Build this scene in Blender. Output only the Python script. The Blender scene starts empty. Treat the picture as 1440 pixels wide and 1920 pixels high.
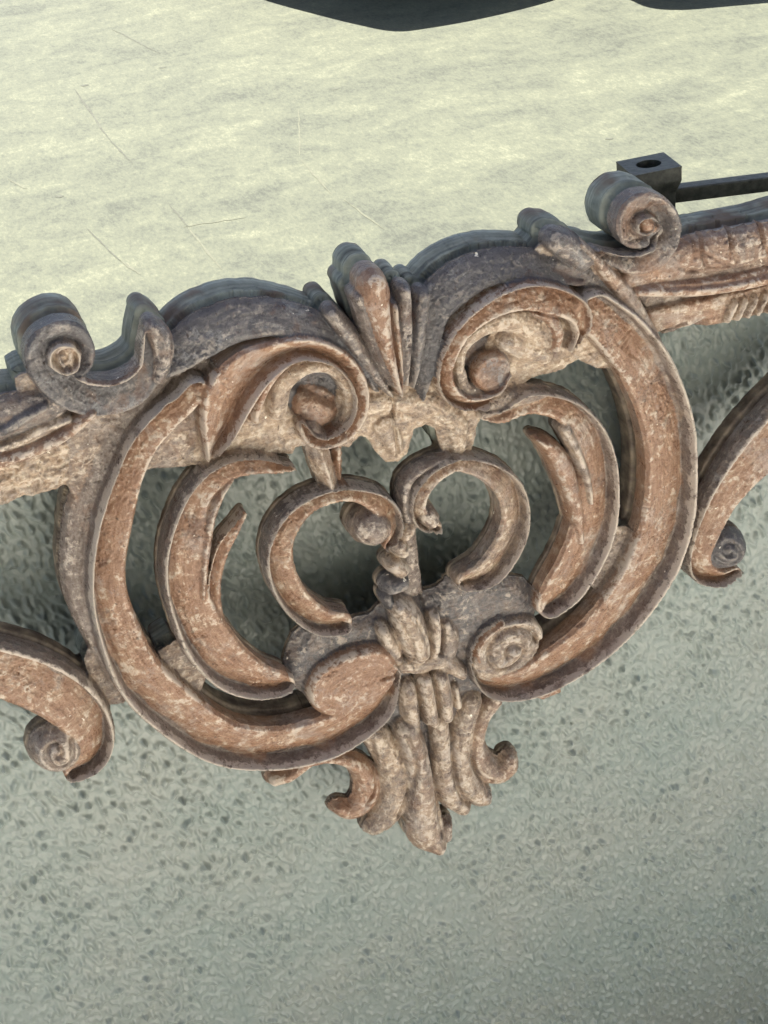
import bpy, math, random
import numpy as np
from mathutils import Matrix, Vector

SC = bpy.context.scene
COL = SC.collection
U = 0.0003                       # metres per unit; the carved plane is X-Z, +Y runs into the picture

# ------------------------------------------------------------------ camera
DIST = 3200.0                    # camera distance to the carved plane, units
FPX = 3200.0                     # focal length in photo pixels
r1 = np.array([.931, -.346, -.0998]); r1 /= np.linalg.norm(r1)
r2 = np.array([-.262, -.462, -.847]); r2 -= r1 * r1.dot(r2); r2 /= np.linalg.norm(r2)
fw = np.cross(r1, r2)
CAM = -fw * DIST                 # in units; the picture centre looks at the origin
cd = bpy.data.cameras.new('camera'); cam = bpy.data.objects.new('camera', cd); COL.objects.link(cam)
m = Matrix(((r1[0], -r2[0], -fw[0]), (r1[1], -r2[1], -fw[1]), (r1[2], -r2[2], -fw[2]))).to_4x4()
m.translation = Vector(CAM * U)
cam.matrix_world = m
cd.sensor_fit = 'VERTICAL'; cd.sensor_height = 24.0; cd.lens = 24.0 * FPX / 1920.0
cd.clip_start = 0.01; cd.clip_end = 500
SC.camera = cam

def ray(px, py):
    return fw + r1 * (px - 720.0) / FPX + r2 * (py - 960.0) / FPX
def at_depth(px, py, y):         # point on the plane Y = y (units)
    d = ray(px, py); return CAM + d * ((y - CAM[1]) / d[1])
def at_z(px, py, z):
    d = ray(px, py); return CAM + d * ((z - CAM[2]) / d[2])
def uw(px, py, h):               # photo pixel -> (u, w) on the plane h units in front of the carved plane
    p = at_depth(px, py, -h); return p[0], p[2]

# ------------------------------------------------------------------ light
SUN_EL, SUN_AZ = math.radians(62), math.radians(4)     # azimuth measured clockwise from +Y
w = bpy.data.worlds.new('World'); SC.world = w; w.use_nodes = True
nt = w.node_tree; bg = nt.nodes['Background']
sky = nt.nodes.new('ShaderNodeTexSky'); sky.sky_type = 'NISHITA'; sky.sun_disc = False
sky.sun_elevation = SUN_EL; sky.sun_rotation = SUN_AZ; sky.altitude = 200; sky.dust_density = 1.5
nt.links.new(sky.outputs[0], bg.inputs[0]); bg.inputs[1].default_value = 0.05
sl = bpy.data.lights.new('sun', 'SUN'); sl.energy = 4.2; sl.angle = math.radians(.5); sl.color = (1, .95, .84)
so = bpy.data.objects.new('sun', sl); COL.objects.link(so)
sdir = Vector((math.sin(SUN_AZ) * math.cos(SUN_EL), math.cos(SUN_AZ) * math.cos(SUN_EL), math.sin(SUN_EL)))
so.rotation_euler = sdir.to_track_quat('Z', 'Y').to_euler(); so.location = sdir * 8
SC.view_settings.view_transform = 'Standard'; SC.view_settings.look = 'None'
SC.view_settings.exposure = 2.25; SC.view_settings.gamma = 1
SC.cycles.max_bounces = 8

GROUND_Z = -0.64
rng = np.random.default_rng(7)
random.seed(4)

# ------------------------------------------------------------------ helpers
def vnoise(x, y, seed):
    r = np.random.default_rng(seed).random((256, 256))
    xi = np.floor(x).astype(int); yi = np.floor(y).astype(int)
    fx = x - xi; fy = y - yi
    fx = fx * fx * (3 - 2 * fx); fy = fy * fy * (3 - 2 * fy)
    a = r[xi & 255, yi & 255]; b = r[(xi + 1) & 255, yi & 255]
    c = r[xi & 255, (yi + 1) & 255]; d = r[(xi + 1) & 255, (yi + 1) & 255]
    return ((a * (1 - fx) + b * fx) * (1 - fy) + (c * (1 - fx) + d * fx) * fy) * 2 - 1
def fbm(x, y, seed, o=3):
    t = 0; a = 1; n = 0
    for k in range(o):
        t = t + a * vnoise(x * 2 ** k + 17.3 * k, y * 2 ** k + 5.1 * k, seed + k); n += a; a *= .5
    return t / n
def sm(a, b, x):
    t = np.clip((x - a) / (b - a), 0, 1); return t * t * (3 - 2 * t)

def link_mesh(name, verts, faces, mat, parent=None, smooth=True):
    me = bpy.data.meshes.new(name)
    verts = np.asarray(verts, dtype=np.float32); faces = np.asarray(faces, dtype=np.int32)
    me.vertices.add(len(verts)); me.vertices.foreach_set('co', verts.ravel())
    k = faces.shape[1]
    me.loops.add(faces.size); me.loops.foreach_set('vertex_index', faces.ravel())
    me.polygons.add(len(faces))
    me.polygons.foreach_set('loop_start', np.arange(0, faces.size, k, dtype=np.int32))
    me.polygons.foreach_set('loop_total', np.full(len(faces), k, dtype=np.int32))
    me.polygons.foreach_set('use_smooth', np.full(len(faces), smooth))
    me.update(calc_edges=True); me.validate()
    if mat: me.materials.append(mat)
    o = bpy.data.objects.new(name, me); COL.objects.link(o)
    if parent: o.parent = parent
    return o
def poly(name, verts, faces, mat, parent=None, bevel=0, smooth=False):
    me = bpy.data.meshes.new(name); me.from_pydata([tuple(v) for v in verts], [], faces); me.update()
    if smooth: me.polygons.foreach_set('use_smooth', [True] * len(me.polygons))
    me.materials.append(mat)
    o = bpy.data.objects.new(name, me); COL.objects.link(o)
    if parent: o.parent = parent
    if bevel:
        b = o.modifiers.new('bevel', 'BEVEL'); b.width = bevel; b.segments = 3; b.limit_method = 'ANGLE'
    return o
def box(name, lo, hi, mat, parent=None, bevel=0):
    v = [(x, y, z) for x in (lo[0], hi[0]) for y in (lo[1], hi[1]) for z in (lo[2], hi[2])]
    f = [(0, 1, 3, 2), (4, 6, 7, 5), (0, 4, 5, 1), (2, 3, 7, 6), (0, 2, 6, 4), (1, 5, 7, 3)]
    return poly(name, v, f, mat, parent, bevel)
def empty(name, loc, label, cat, group=None):
    o = bpy.data.objects.new(name, None); COL.objects.link(o); o.location = loc
    o['label'] = label; o['category'] = cat
    if group: o['group'] = group
    o.empty_display_size = .05
    return o

class NT:
    def __init__(s, name):
        s.m = bpy.data.materials.new(name); s.m.use_nodes = True; s.t = s.m.node_tree
        s.b = s.t.nodes['Principled BSDF']; s.out = s.t.nodes['Material Output']
    def n(s, typ, **kw):
        nd = s.t.nodes.new(typ)
        for k, v in kw.items(): setattr(nd, k, v)
        return nd
    def l(s, a, b): s.t.links.new(a, b)
    def noise(s, vec, scale, detail=4, rough=.55, dist=0):
        nd = s.n('ShaderNodeTexNoise'); nd.inputs['Scale'].default_value = scale
        nd.inputs['Detail'].default_value = detail; nd.inputs['Roughness'].default_value = rough
        nd.inputs['Distortion'].default_value = dist
        if vec is not None: s.l(vec, nd.inputs['Vector'])
        return nd.outputs['Fac']
    def ramp(s, fac, *st):
        r = s.n('ShaderNodeValToRGB'); e = r.color_ramp.elements
        while len(e) < len(st): e.new(.5)
        for q, (p, c) in zip(e, st):
            q.position = p; q.color = c if len(c) == 4 else (*c, 1)
        s.l(fac, r.inputs[0]); return r.outputs[0]
    def step(s, fac, a, b):
        return s.ramp(fac, (a, (0, 0, 0)), (b, (1, 1, 1)))
    def mix(s, fac, a, b, mode='MIX'):
        q = s.n('ShaderNodeMix', data_type='RGBA', blend_type=mode)
        for sock, v in ((q.inputs[0], fac), (q.inputs[6], a), (q.inputs[7], b)):
            if hasattr(v, 'links'): s.l(v, sock)
            else: sock.default_value = v if isinstance(v, (int, float)) else (*v, 1)
        return q.outputs[2]
    def math(s, op, a, b=0.0):
        q = s.n('ShaderNodeMath', operation=op)
        for sock, v in zip(q.inputs, (a, b)):
            if hasattr(v, 'links'): s.l(v, sock)
            else: sock.default_value = v
        return q.outputs[0]
    def mapping(s, vec, scale, rot=(0, 0, 0)):
        q = s.n('ShaderNodeMapping'); q.inputs['Scale'].default_value = scale; q.inputs['Rotation'].default_value = rot
        s.l(vec, q.inputs['Vector']); return q.outputs[0]
    def bump(s, h, strength, dist, normal=None):
        q = s.n('ShaderNodeBump'); q.inputs['Strength'].default_value = strength; q.inputs['Distance'].default_value = dist
        s.l(h, q.inputs['Height'])
        if normal is not None: s.l(normal, q.inputs['Normal'])
        return q.outputs[0]
    def coord(s):
        return s.n('ShaderNodeTexCoord').outputs['Object']

# ------------------------------------------------------------------ materials
def wood_material():
    t = NT('weathered_wood')
    co = t.coord()
    an = t.n('ShaderNodeAttribute', attribute_name='tint')
    sep = t.n('ShaderNodeSeparateColor'); t.l(an.outputs['Color'], sep.inputs[0])
    o, g, s_, wear_highlight = sep.outputs[0], sep.outputs[1], sep.outputs[2], an.outputs['Alpha']
    flow = t.n('ShaderNodeAttribute', attribute_name='flow').outputs['Vector']
    big = t.noise(co, 34, 6, .68, .5)
    big2 = t.noise(t.mapping(co, (1, 1, 1.2), (0, .6, 0)), 105, 6, .7, .6)
    mid = t.noise(co, 230, 6, .7, .4)
    fine = t.noise(co, 850, 4, .75)
    streak = t.noise(t.mapping(flow, (60, 480, 1)), 1.0, 6, .7, .3)
    def add(*p):
        r = None
        for v, k in p:
            q = t.math('MULTIPLY', v, k); r = q if r is None else t.math('ADD', r, q)
        return r
    grey = t.ramp(add((mid, .45), (streak, .4), (fine, .15)), (.36, (0.076, 0.053, 0.043)), (.44, (0.140, 0.101, 0.083)), (.53, (0.209, 0.165, 0.140)), (.62, (0.364, 0.306, 0.260)))
    orange = t.ramp(add((streak, .4), (mid, .3), (big2, .2), (fine, .1)), (.36, (0.114, 0.057, 0.036)), (.44, (0.207, 0.110, 0.067)), (.53, (0.286, 0.168, 0.108)), (.63, (0.447, 0.315, 0.227)))
    gold = t.ramp(add((mid, .5), (streak, .3), (fine, .2)), (.36, (0.161, 0.102, 0.069)), (.43, (0.288, 0.200, 0.137)), (.52, (0.424, 0.317, 0.229)), (.61, (0.727, 0.617, 0.479)))
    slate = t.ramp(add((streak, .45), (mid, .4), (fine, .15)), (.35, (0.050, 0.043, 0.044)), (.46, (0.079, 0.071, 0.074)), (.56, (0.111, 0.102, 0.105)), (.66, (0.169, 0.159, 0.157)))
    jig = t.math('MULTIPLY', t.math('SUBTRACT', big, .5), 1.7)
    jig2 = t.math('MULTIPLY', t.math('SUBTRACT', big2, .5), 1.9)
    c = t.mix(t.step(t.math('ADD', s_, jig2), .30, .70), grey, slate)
    c = t.mix(t.step(t.math('ADD', o, jig), .25, .70), c, orange)
    c = t.mix(t.step(t.math('ADD', g, jig2), .34, .86), c, gold)
    sv = t.step(t.math('ADD', t.math('MULTIPLY', t.noise(co, 70, 5, .7, .8), .7), t.math('MULTIPLY', fine, .3)), .55, .62)
    c = t.mix(t.math('MULTIPLY', t.math('MULTIPLY', sv, t.math('ADD', .45, t.math('MULTIPLY', t.step(s_, .25, .7), .55))), .6), c, (.245, .24, .245))
    # chalky rubbing plus painted highlights on the raised edges, chalk in loose patches
    ws = t.math('ADD', wear_highlight, add((t.math('SUBTRACT', big2, .5), 2.0), (t.math('SUBTRACT', mid, .5), 1.6)))
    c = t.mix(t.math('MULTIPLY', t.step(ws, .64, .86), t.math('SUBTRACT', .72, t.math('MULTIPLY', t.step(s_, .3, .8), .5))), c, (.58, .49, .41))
    pw = add((big2, .6), (mid, .3), (fine, .1))
    c = t.mix(t.math('MULTIPLY', t.step(pw, .555, .60), t.math('SUBTRACT', .30, t.math('MULTIPLY', t.step(s_, .3, .8), .24))), c, (.38, .30, .24))
    pale = t.step(t.math('ADD', t.math('MULTIPLY', t.noise(co, 26, 6, .72, .8), .75), t.math('MULTIPLY', mid, .25)), .53, .62)
    c = t.mix(t.math('MULTIPLY', pale, t.math('SUBTRACT', .5, t.math('MULTIPLY', t.step(s_, .3, .8), .3))), c, t.mix(fine, (.25, .20, .18), (.46, .40, .36)))
    # dark red brown stains with edges of their own
    st = t.step(t.math('ADD', t.math('MULTIPLY', t.noise(co, 48, 5, .65, .8), .7), t.math('MULTIPLY', mid, .3)), .565, .63)
    c = t.mix(t.math('MULTIPLY', st, .62), c, (.075, .034, .024))
    # white plaster flecks and worm holes
    c = t.mix(t.step(t.noise(co, 200, 3, .6), .72, .74), c, (.78, .72, .62))
    c = t.mix(t.math('MULTIPLY', t.step(t.noise(t.mapping(co, (1.3, 1, 1)), 300, 2, .5), .69, .73), .7), c, (.05, .026, .018))
    t.l(c, t.b.inputs['Base Color'])
    t.l(t.ramp(add((fine, .5), (big2, .5)), (.36, (.22,) * 3), (.62, (.46,) * 3)), t.b.inputs['Roughness'])
    t.b.inputs['Specular IOR Level'].default_value = .55
    t.l(t.bump(add((fine, .7), (mid, .5), (streak, .7)), .6, .0014), t.b.inputs['Normal'])
    return t.m
def edge_material():
    t = NT('grey_green_board'); co = t.coord()
    lay = t.noise(t.mapping(co, (14, 420, 14)), 1, 4, .6)
    n = t.noise(co, 90, 5, .6)
    c = t.ramp(t.math('ADD', t.math('MULTIPLY', lay, .6), t.math('MULTIPLY', n, .4)),
               (.36, (.09, .095, .084)), (.47, (.20, .212, .18)), (.57, (.30, .315, .265)), (.70, (.44, .45, .37)))
    c = t.mix(t.step(t.noise(co, 30, 3), .5, .62), c, t.mix(n, (.08, .055, .04), (.22, .17, .13)))
    at = t.n('ShaderNodeAttribute', attribute_name='tint').outputs['Fac']
    c = t.mix(at, c, t.ramp(n, (.36, (.07, .05, .038)), (.5, (.15, .115, .085)), (.64, (.26, .205, .15))))
    t.l(c, t.b.inputs['Base Color']); t.b.inputs['Roughness'].default_value = .6
    t.l(t.bump(t.math('ADD', lay, n), .4, .001), t.b.inputs['Normal'])
    return t.m
def panel_material():
    t = NT('hammered_grey_green_paint'); co = t.coord()
    big = t.noise(co, 9, 3, .5); mid = t.noise(co, 60, 4, .6); fine = t.noise(co, 500, 3, .6)
    c = t.ramp(t.math('ADD', t.math('MULTIPLY', big, .65), t.math('MULTIPLY', mid, .35)),
               (.38, (.205, .240, .224)), (.5, (.226, .253, .235)), (.62, (.243, .261, .240)))
    pit = t.step(t.noise(t.mapping(co, (1, 1, .75), (0, .25, 0)), 210, 2, .5), .665, .72)
    c = t.mix(t.math('MULTIPLY', pit, .05), c, (.17, .18, .16))
    t.l(c, t.b.inputs['Base Color'])
    t.b.inputs['Roughness'].default_value = .36
    t.l(t.bump(fine, .18, .0008), t.b.inputs['Normal'])
    return t.m
def ground_material():
    t = NT('pale_concrete'); co = t.coord()
    st = t.noise(t.mapping(co, (2.8, 4.2, 1), (0, 0, .12)), 2.4, 7, .68, .6)
    pt = t.noise(co, 2.2, 5, .6, .3)
    fn = t.noise(t.mapping(co, (60, 28, 1)), 1, 5, .75)
    gr = t.noise(t.mapping(co, (190, 80, 1)), 1, 3, .8)
    v = t.math('ADD', t.math('ADD', t.math('MULTIPLY', st, .30), t.math('MULTIPLY', pt, .22)), t.math('ADD', t.math('MULTIPLY', fn, .2), t.math('MULTIPLY', gr, .26)))
    c = t.ramp(v, (.39, (.036, .041, .031)), (.46, (.066, .073, .053)), (.53, (.090, .097, .067)), (.60, (.140, .146, .100)))
    t.l(c, t.b.inputs['Base Color']); t.b.inputs['Roughness'].default_value = .75; t.b.inputs['Specular IOR Level'].default_value = .3
    t.l(t.bump(t.math('ADD', fn, gr), .35, .003), t.b.inputs['Normal'])
    return t.m
def plain(name, col, rough, metal=0, nscale=120, var=.35, bump=.2):
    t = NT(name); co = t.coord(); n = t.noise(co, nscale, 5, .65)
    d = tuple(x * (1 - var) for x in col); e = tuple(min(1, x * (1 + var)) for x in col)
    t.l(t.ramp(n, (.35, d), (.65, e)), t.b.inputs['Base Color'])
    t.b.inputs['Roughness'].default_value = rough; t.b.inputs['Metallic'].default_value = metal
    t.l(t.bump(n, bump, .001), t.b.inputs['Normal'])
    return t.m
M_WOOD = wood_material(); M_EDGE = edge_material(); M_PANEL = panel_material(); M_GROUND = ground_material()
M_IRON = plain('black_iron', (.045, .045, .036), .48, .0, 220, .6, .5)
M_IRON_HOLE = plain('dark_hole', (.008, .008, .008), .9)
M_BLOCKER = plain('blocker_boards', (.42, .36, .28), .8)
M_SCREEN = plain('dark_boards', (.07, .055, .04), .8)
M_WHITE = plain('white_bounce', (.80, .785, .74), .7, 0, 30, .05)
SKY_BLOCK, TW = 1.05, 1.7
M_SHADOW_TABLE = plain('shadow_table_paint', (.05, .055, .065), .6)

# ------------------------------------------------------------------ large structure
G = 120.0
g = poly('ground', [(-G, -G, GROUND_Z), (G, -G, GROUND_Z), (G, G, GROUND_Z), (-G, G, GROUND_Z)], [(0, 1, 2, 3)], M_GROUND)
g['kind'] = 'structure'

# scuffs and scratches worn into the floor (thin sheets of lighter or darker rubbed concrete)
def scuff(pts, wd, mat):
    P = [Vector(at_z(x, y, GROUND_Z / U) * U) for x, y in pts]; v = []; f = []
    for i, q in enumerate(P):
        d = (P[min(i + 1, len(P) - 1)] - P[max(i - 1, 0)]).normalized(); n = Vector((-d.y, d.x, 0))
        ww = wd * (.25 + .75 * math.sin(math.pi * (i + .4) / (len(P) - .2))) * random.uniform(.5, 1.2)
        v += [q + n * ww + Vector((0, 0, .0006)), q - n * ww + Vector((0, 0, .0006))]
        if i: f.append((2 * i - 2, 2 * i - 1, 2 * i + 1, 2 * i))
    o = poly('scuff_mark', v, f, mat); o['kind'] = 'structure'
def wig(p, q, n=9, j=1.0): return [(p[0] + (q[0] - p[0]) * k / n + random.uniform(-j, j), p[1] + (q[1] - p[1]) * k / n + random.uniform(-j, j)) for k in range(n + 1)]
M_DARKSC = plain('dark_scuff', (.058, .062, .047), .7, 0, 60, .3); M_LIGHTSC = plain('light_scuff', (.094, .098, .070), .6, 0, 60, .2)
for m_ in (M_DARKSC, M_LIGHTSC):
    b_ = m_.node_tree.nodes['Principled BSDF']; b_.inputs['Roughness'].default_value = .75; b_.inputs['Specular IOR Level'].default_value = .3
for p_, q_, w_, m_ in [((140, 168), (205, 262), .006, M_DARKSC), ((205, 262), (250, 308), .005, M_DARKSC), ((210, 55), (300, 100), .005, M_DARKSC), ((318, 385), (352, 425), .004, M_DARKSC),
                       ((165, 430), (225, 490), .004, M_DARKSC), ((225, 488), (262, 515), .006, M_LIGHTSC), ((350, 425), (415, 505), .005, M_LIGHTSC), ((560, 205), (562, 292), .004, M_LIGHTSC),
                       ((565, 300), (620, 362), .006, M_LIGHTSC), ((645, 375), (720, 430), .004, M_LIGHTSC), ((15, 335), (50, 355), .006, M_LIGHTSC), ((345, 425), (460, 408), .005, M_LIGHTSC)]:
    scuff(wig(p_, q_), w_ * .5, m_)
for x, y in ((305, 126), (628, 167), (160, 160), (1142, 260), (112, 368)):
    scuff(wig((x - 7, y + 1), (x + 7, y - 1), 4, 1), .006, M_DARKSC)

# added unseen roof: blocks the sun from the carving and the floor just behind
yb = at_z(640, 640, GROUND_Z / U)[1] * U
tan_y = -sdir.y / sdir.z                       # metres of +Y per metre of drop
BLOCKER_Z = 1.75
ye = yb - (BLOCKER_Z - GROUND_Z) * tan_y
yf = -.10 - (BLOCKER_Z - .20) * tan_y             # near edge: the front of the carving just stays in the shade
vr = empty('sun_blocker', (0, ye, GROUND_Z), 'added boarded roof on posts, unseen, placed to keep the sun off the carving', 'sun_blocker')
box('sun_blocker_deck', (-4, yf - ye, BLOCKER_Z - GROUND_Z), (4, 0, BLOCKER_Z - GROUND_Z + .08), M_BLOCKER, vr)
for x in (-3.8, 3.8):
    for y in (yf - ye + .1, -.1):
        box('post', (x - .05, y - .05, 0), (x + .05, y + .05, BLOCKER_Z - GROUND_Z - .003), M_BLOCKER, vr)
# added out of view: white wall and floor bounce sunlight up, overhang blocks sky
hw_ = empty('bounce_wall', (0, -2.2, GROUND_Z), 'added unseen white wall with an overhang, bouncing sunlight onto the carving', 'wall')
box('bounce_face', (-3.0, -.25, 0), (3.0, 0, 2.9), M_WHITE, hw_)
box('sky_blocker', (-4, .003, 2.3), (4, SKY_BLOCK, 2.42), M_SCREEN, hw_)  # added overhang that cuts skylight from above the front
tr = box('bounce_floor', (-TW, -2.19, GROUND_Z), (TW, -.12, GROUND_Z + .02), M_WHITE); tr['kind'] = 'structure'  # added white floor, a reflector lighting the carving from below

# ------------------------------------------------------------------ carving: strokes traced from the photograph, in photo pixels
STROKES = []; WEBS = []; GROOVES = []; HOLES = []
def S(name, pts, prof, z, amp, tint=(0, 0, 0), flip=1, ctint=None, label=None):
    g_ = lambda c: (c[0], c[1] * .74, c[2])
    STROKES.append(dict(name=name, pts=pts, prof=prof, z=z * 1.25, amp=amp * 1.3, tint=g_(tint), flip=flip, ctint=g_(ctint or tint), label=label))
def W(name, pts, z, tint=(0, 0, 0), rnd=6, rough=1.0): WEBS.append(dict(name=name, pts=pts, z=z, tint=(tint[0], tint[1] * .74, tint[2]), rnd=rnd, rough=rough))
def Gv(pts, width, depth, z=10): GROOVES.append((pts, width, depth, z))
GREY, ORG, GOLD, SLT = (0, .1, 0), (1, 0, 0), (.1, .95, 0), (0, 0, 1)
TAN = (.25, .55, 0)

# --- webs (lower connecting ground)
W('backing_web', [(135, 770), (180, 740), (300, 690), (390, 700), (440, 830), (375, 862), (357, 874), (275, 880), (225, 960), (150, 960), (125, 900)], -6, TAN)
W('backing_web', [(400, 690), (470, 690), (600, 830), (552, 838), (548, 850), (470, 850), (400, 872), (360, 872), (380, 760)], -4, GOLD)
W('backing_web', [(640, 720), (700, 640), (800, 640), (850, 740), (905, 765), (895, 800), (882, 850), (845, 860), (828, 838), (820, 805), (800, 795),
                  (775, 805), (764, 850), (748, 866), (728, 868), (703, 842), (690, 820), (676, 818), (655, 838), (610, 838)], -2, GOLD)
W('backing_web', [(900, 690), (930, 610), (1010, 560), (1110, 545), (1190, 640), (1165, 690), (1120, 690), (1085, 672), (1060, 692), (1000, 708), (960, 735)], -6, GOLD)
W('hub_plate', [(555, 1200), (580, 1180), (640, 1178), (700, 1165), (735, 1130), (775, 1120), (790, 1125), (830, 1112), (862, 1075), (915, 1085), (955, 1090), (990, 1095),
                (1015, 1130), (1010, 1165), (960, 1260), (900, 1320), (860, 1360), (850, 1470), (760, 1480), (735, 1370), (640, 1330), (575, 1310), (545, 1288), (535, 1262)], -4, (0, .25, .6), 26, .7)
W('backing_web', [(300, 1225), (345, 1195), (395, 1262), (385, 1275), (372, 1300), (330, 1295)], -8, TAN)
W('backing_web', [(1120, 1060), (1148, 990), (1180, 990), (1165, 1090), (1118, 1110), (1108, 1090)], -8, TAN)
W('backing_web', [(175, 1200), (215, 1260), (235, 1318), (190, 1325), (160, 1240)], -10, TAN)
W('backing_web', [(1285, 960), (1320, 950), (1320, 1050), (1275, 1050)], -10, TAN)
W('backing_web', [(985, 1285), (1048, 1270), (1052, 1300), (1020, 1312), (985, 1306)], -38, ORG)
W('backing_web', [(300, 640), (340, 640), (410, 690), (340, 740), (280, 760)], -4, GREY)

# --- outer C ring, left side
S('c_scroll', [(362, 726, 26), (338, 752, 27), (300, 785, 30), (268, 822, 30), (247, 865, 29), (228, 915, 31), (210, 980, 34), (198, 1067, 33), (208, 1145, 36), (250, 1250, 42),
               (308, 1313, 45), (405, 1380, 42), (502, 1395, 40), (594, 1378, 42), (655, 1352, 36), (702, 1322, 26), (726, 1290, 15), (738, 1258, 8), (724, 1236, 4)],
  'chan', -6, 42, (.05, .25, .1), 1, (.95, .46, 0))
S('c_scroll_edge', [(318, 690, 30), (285, 735, 30), (250, 780, 30), (215, 830, 32), (185, 885, 34), (160, 950, 34), (146, 1020, 30), (142, 1080, 26), (155, 1140, 22), (178, 1200, 16), (205, 1265, 10)],
  'round', -20, 20, (.1, .3, .25))
# --- outer C ring, right side
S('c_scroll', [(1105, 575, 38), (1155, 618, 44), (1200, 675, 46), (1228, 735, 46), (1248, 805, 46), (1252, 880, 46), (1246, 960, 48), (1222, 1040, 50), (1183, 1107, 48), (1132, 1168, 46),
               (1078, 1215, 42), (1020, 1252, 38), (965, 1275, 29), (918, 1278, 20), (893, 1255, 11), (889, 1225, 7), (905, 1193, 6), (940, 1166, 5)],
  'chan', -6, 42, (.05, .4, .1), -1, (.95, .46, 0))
S('c_scroll_edge', [(1108, 500, 22), (1150, 545, 24), (1195, 600, 22), (1232, 660, 16), (1262, 740, 12), (1282, 820, 10), (1290, 900, 10), (1282, 980, 10)], 'round', -14, 22, (.2, .6, 0))

# --- spirals under the arches
S('arch', [(298, 700, 10), (335, 665, 30), (385, 628, 36), (440, 604, 34), (500, 596, 30), (560, 605, 26), (610, 622, 24), (655, 648, 22), (688, 682, 18), (705, 720, 12)], 'slope', -4, 30, SLT, -1)
S('leaf_spiral', [(392, 860, 6), (408, 800, 30), (425, 740, 46), (462, 692, 42), (515, 660, 26), (570, 648, 20), (618, 660, 17), (655, 690, 16), (674, 730, 15), (672, 772, 14), (650, 806, 14), (615, 826, 13),
                  (582, 822, 12), (566, 800, 9)], 'chan', 2, 42, (1, .05, 0), 1, (.9, .12, 0))
S('leaf_spiral', [(560, 662, 8), (520, 690, 12), (492, 728, 13), (478, 770, 11), (476, 785, 9)], 'round', 4, 24, (.9, 0, .2))
S('spiral_cup', [(520, 770, 20), (530, 720, 22), (570, 690, 16), (615, 688, 14), (645, 715, 13), (655, 755, 12), (640, 790, 8)], 'round', -2, 20, GOLD)
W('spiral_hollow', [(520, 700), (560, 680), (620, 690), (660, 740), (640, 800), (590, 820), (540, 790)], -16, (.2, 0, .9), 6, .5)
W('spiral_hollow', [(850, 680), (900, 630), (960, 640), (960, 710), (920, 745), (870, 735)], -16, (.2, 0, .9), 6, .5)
S('spiral_bud', [(588, 762, 38), (600, 772, 38)], 'dome', -10, 20, (.7, 0, .6))
S('spiral_bud', [(585, 800, 12), (600, 812, 10)], 'round', 2, 20, GOLD)
S('arch', [(788, 745, 6), (790, 690, 22), (797, 630, 26), (815, 575, 30), (855, 535, 32), (910, 506, 28), (970, 498, 26), (1030, 504, 24), (1080, 520, 14)], 'slope', -4, 30, SLT, -1)
S('leaf_spiral', [(1072, 655, 6), (1086, 620, 11), (1078, 582, 22), (1040, 560, 28), (985, 550, 28), (925, 568, 24), (875, 604, 19), (845, 645, 18), (830, 690, 15), (838, 730, 15), (868, 752, 13), (905, 750, 10), (938, 735, 7), (956, 706, 4)],
  'chan', 2, 42, (1, .05, 0), 1, (.9, .12, 0))
S('leaf_spiral', [(1000, 585, 6), (1030, 596, 12), (1044, 620, 13), (1040, 650, 10)], 'round', 4, 22, (.8, .3, 0))
S('spiral_cup', [(858, 690, 12), (866, 650, 14), (905, 615, 18), (960, 600, 24), (1005, 620, 26), (1020, 640, 18)], 'round', -2, 20, GOLD)
S('spiral_cup', [(950, 640, 22), (985, 655, 24), (1020, 665, 20)], 'round', -4, 16, GOLD)
S('spiral_cup', [(862, 700, 14), (870, 725, 14), (895, 736, 10)], 'round', 0, 16, (0, .7, .4))
S('spiral_bud', [(918, 696, 36), (922, 692, 34)], 'disc', -4, 22, (.6, 0, .7))

# --- palmette at the top centre
S('palmette_lobe', [(622, 588, 15), (650, 624, 18), (684, 674, 17), (712, 712, 12), (732, 738, 5)], 'round', 0, 24, (0, .3, .5))
S('palmette_lobe', [(672, 556, 14), (695, 614, 17), (713, 665, 15), (733, 714, 8)], 'round', 8, 24, (0, .35, .4))
S('palmette_lobe', [(699, 532, 27), (704, 556, 30), (710, 590, 25), (717, 630, 19), (732, 685, 12), (747, 735, 5)], 'round', 14, 32, (.8, .05, .2))
S('palmette_lobe', [(738, 575, 8), (741, 630, 10), (748, 690, 8), (750, 735, 4)], 'round', 14, 22, (.6, .05, .4))
S('palmette_lobe', [(757, 545, 14), (757, 600, 17), (758, 660, 14), (757, 715, 7)], 'round', 4, 26, (.1, .25, .5))
S('palmette_lobe', [(792, 555, 16), (786, 610, 16), (779, 670, 13), (770, 720, 6)], 'round', 0, 24, (0, .2, .7))
S('palmette_base', [(690, 760, 26), (745, 752, 20), (800, 762, 30), (850, 790, 22)], 'round', -8, 18, GOLD)
S('palmette_base', [(722, 800, 24), (742, 840, 18)], 'round', -6, 16, GOLD)
S('palmette_base', [(858, 800, 22), (860, 835, 18)], 'round', -6, 16, GOLD)

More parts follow.
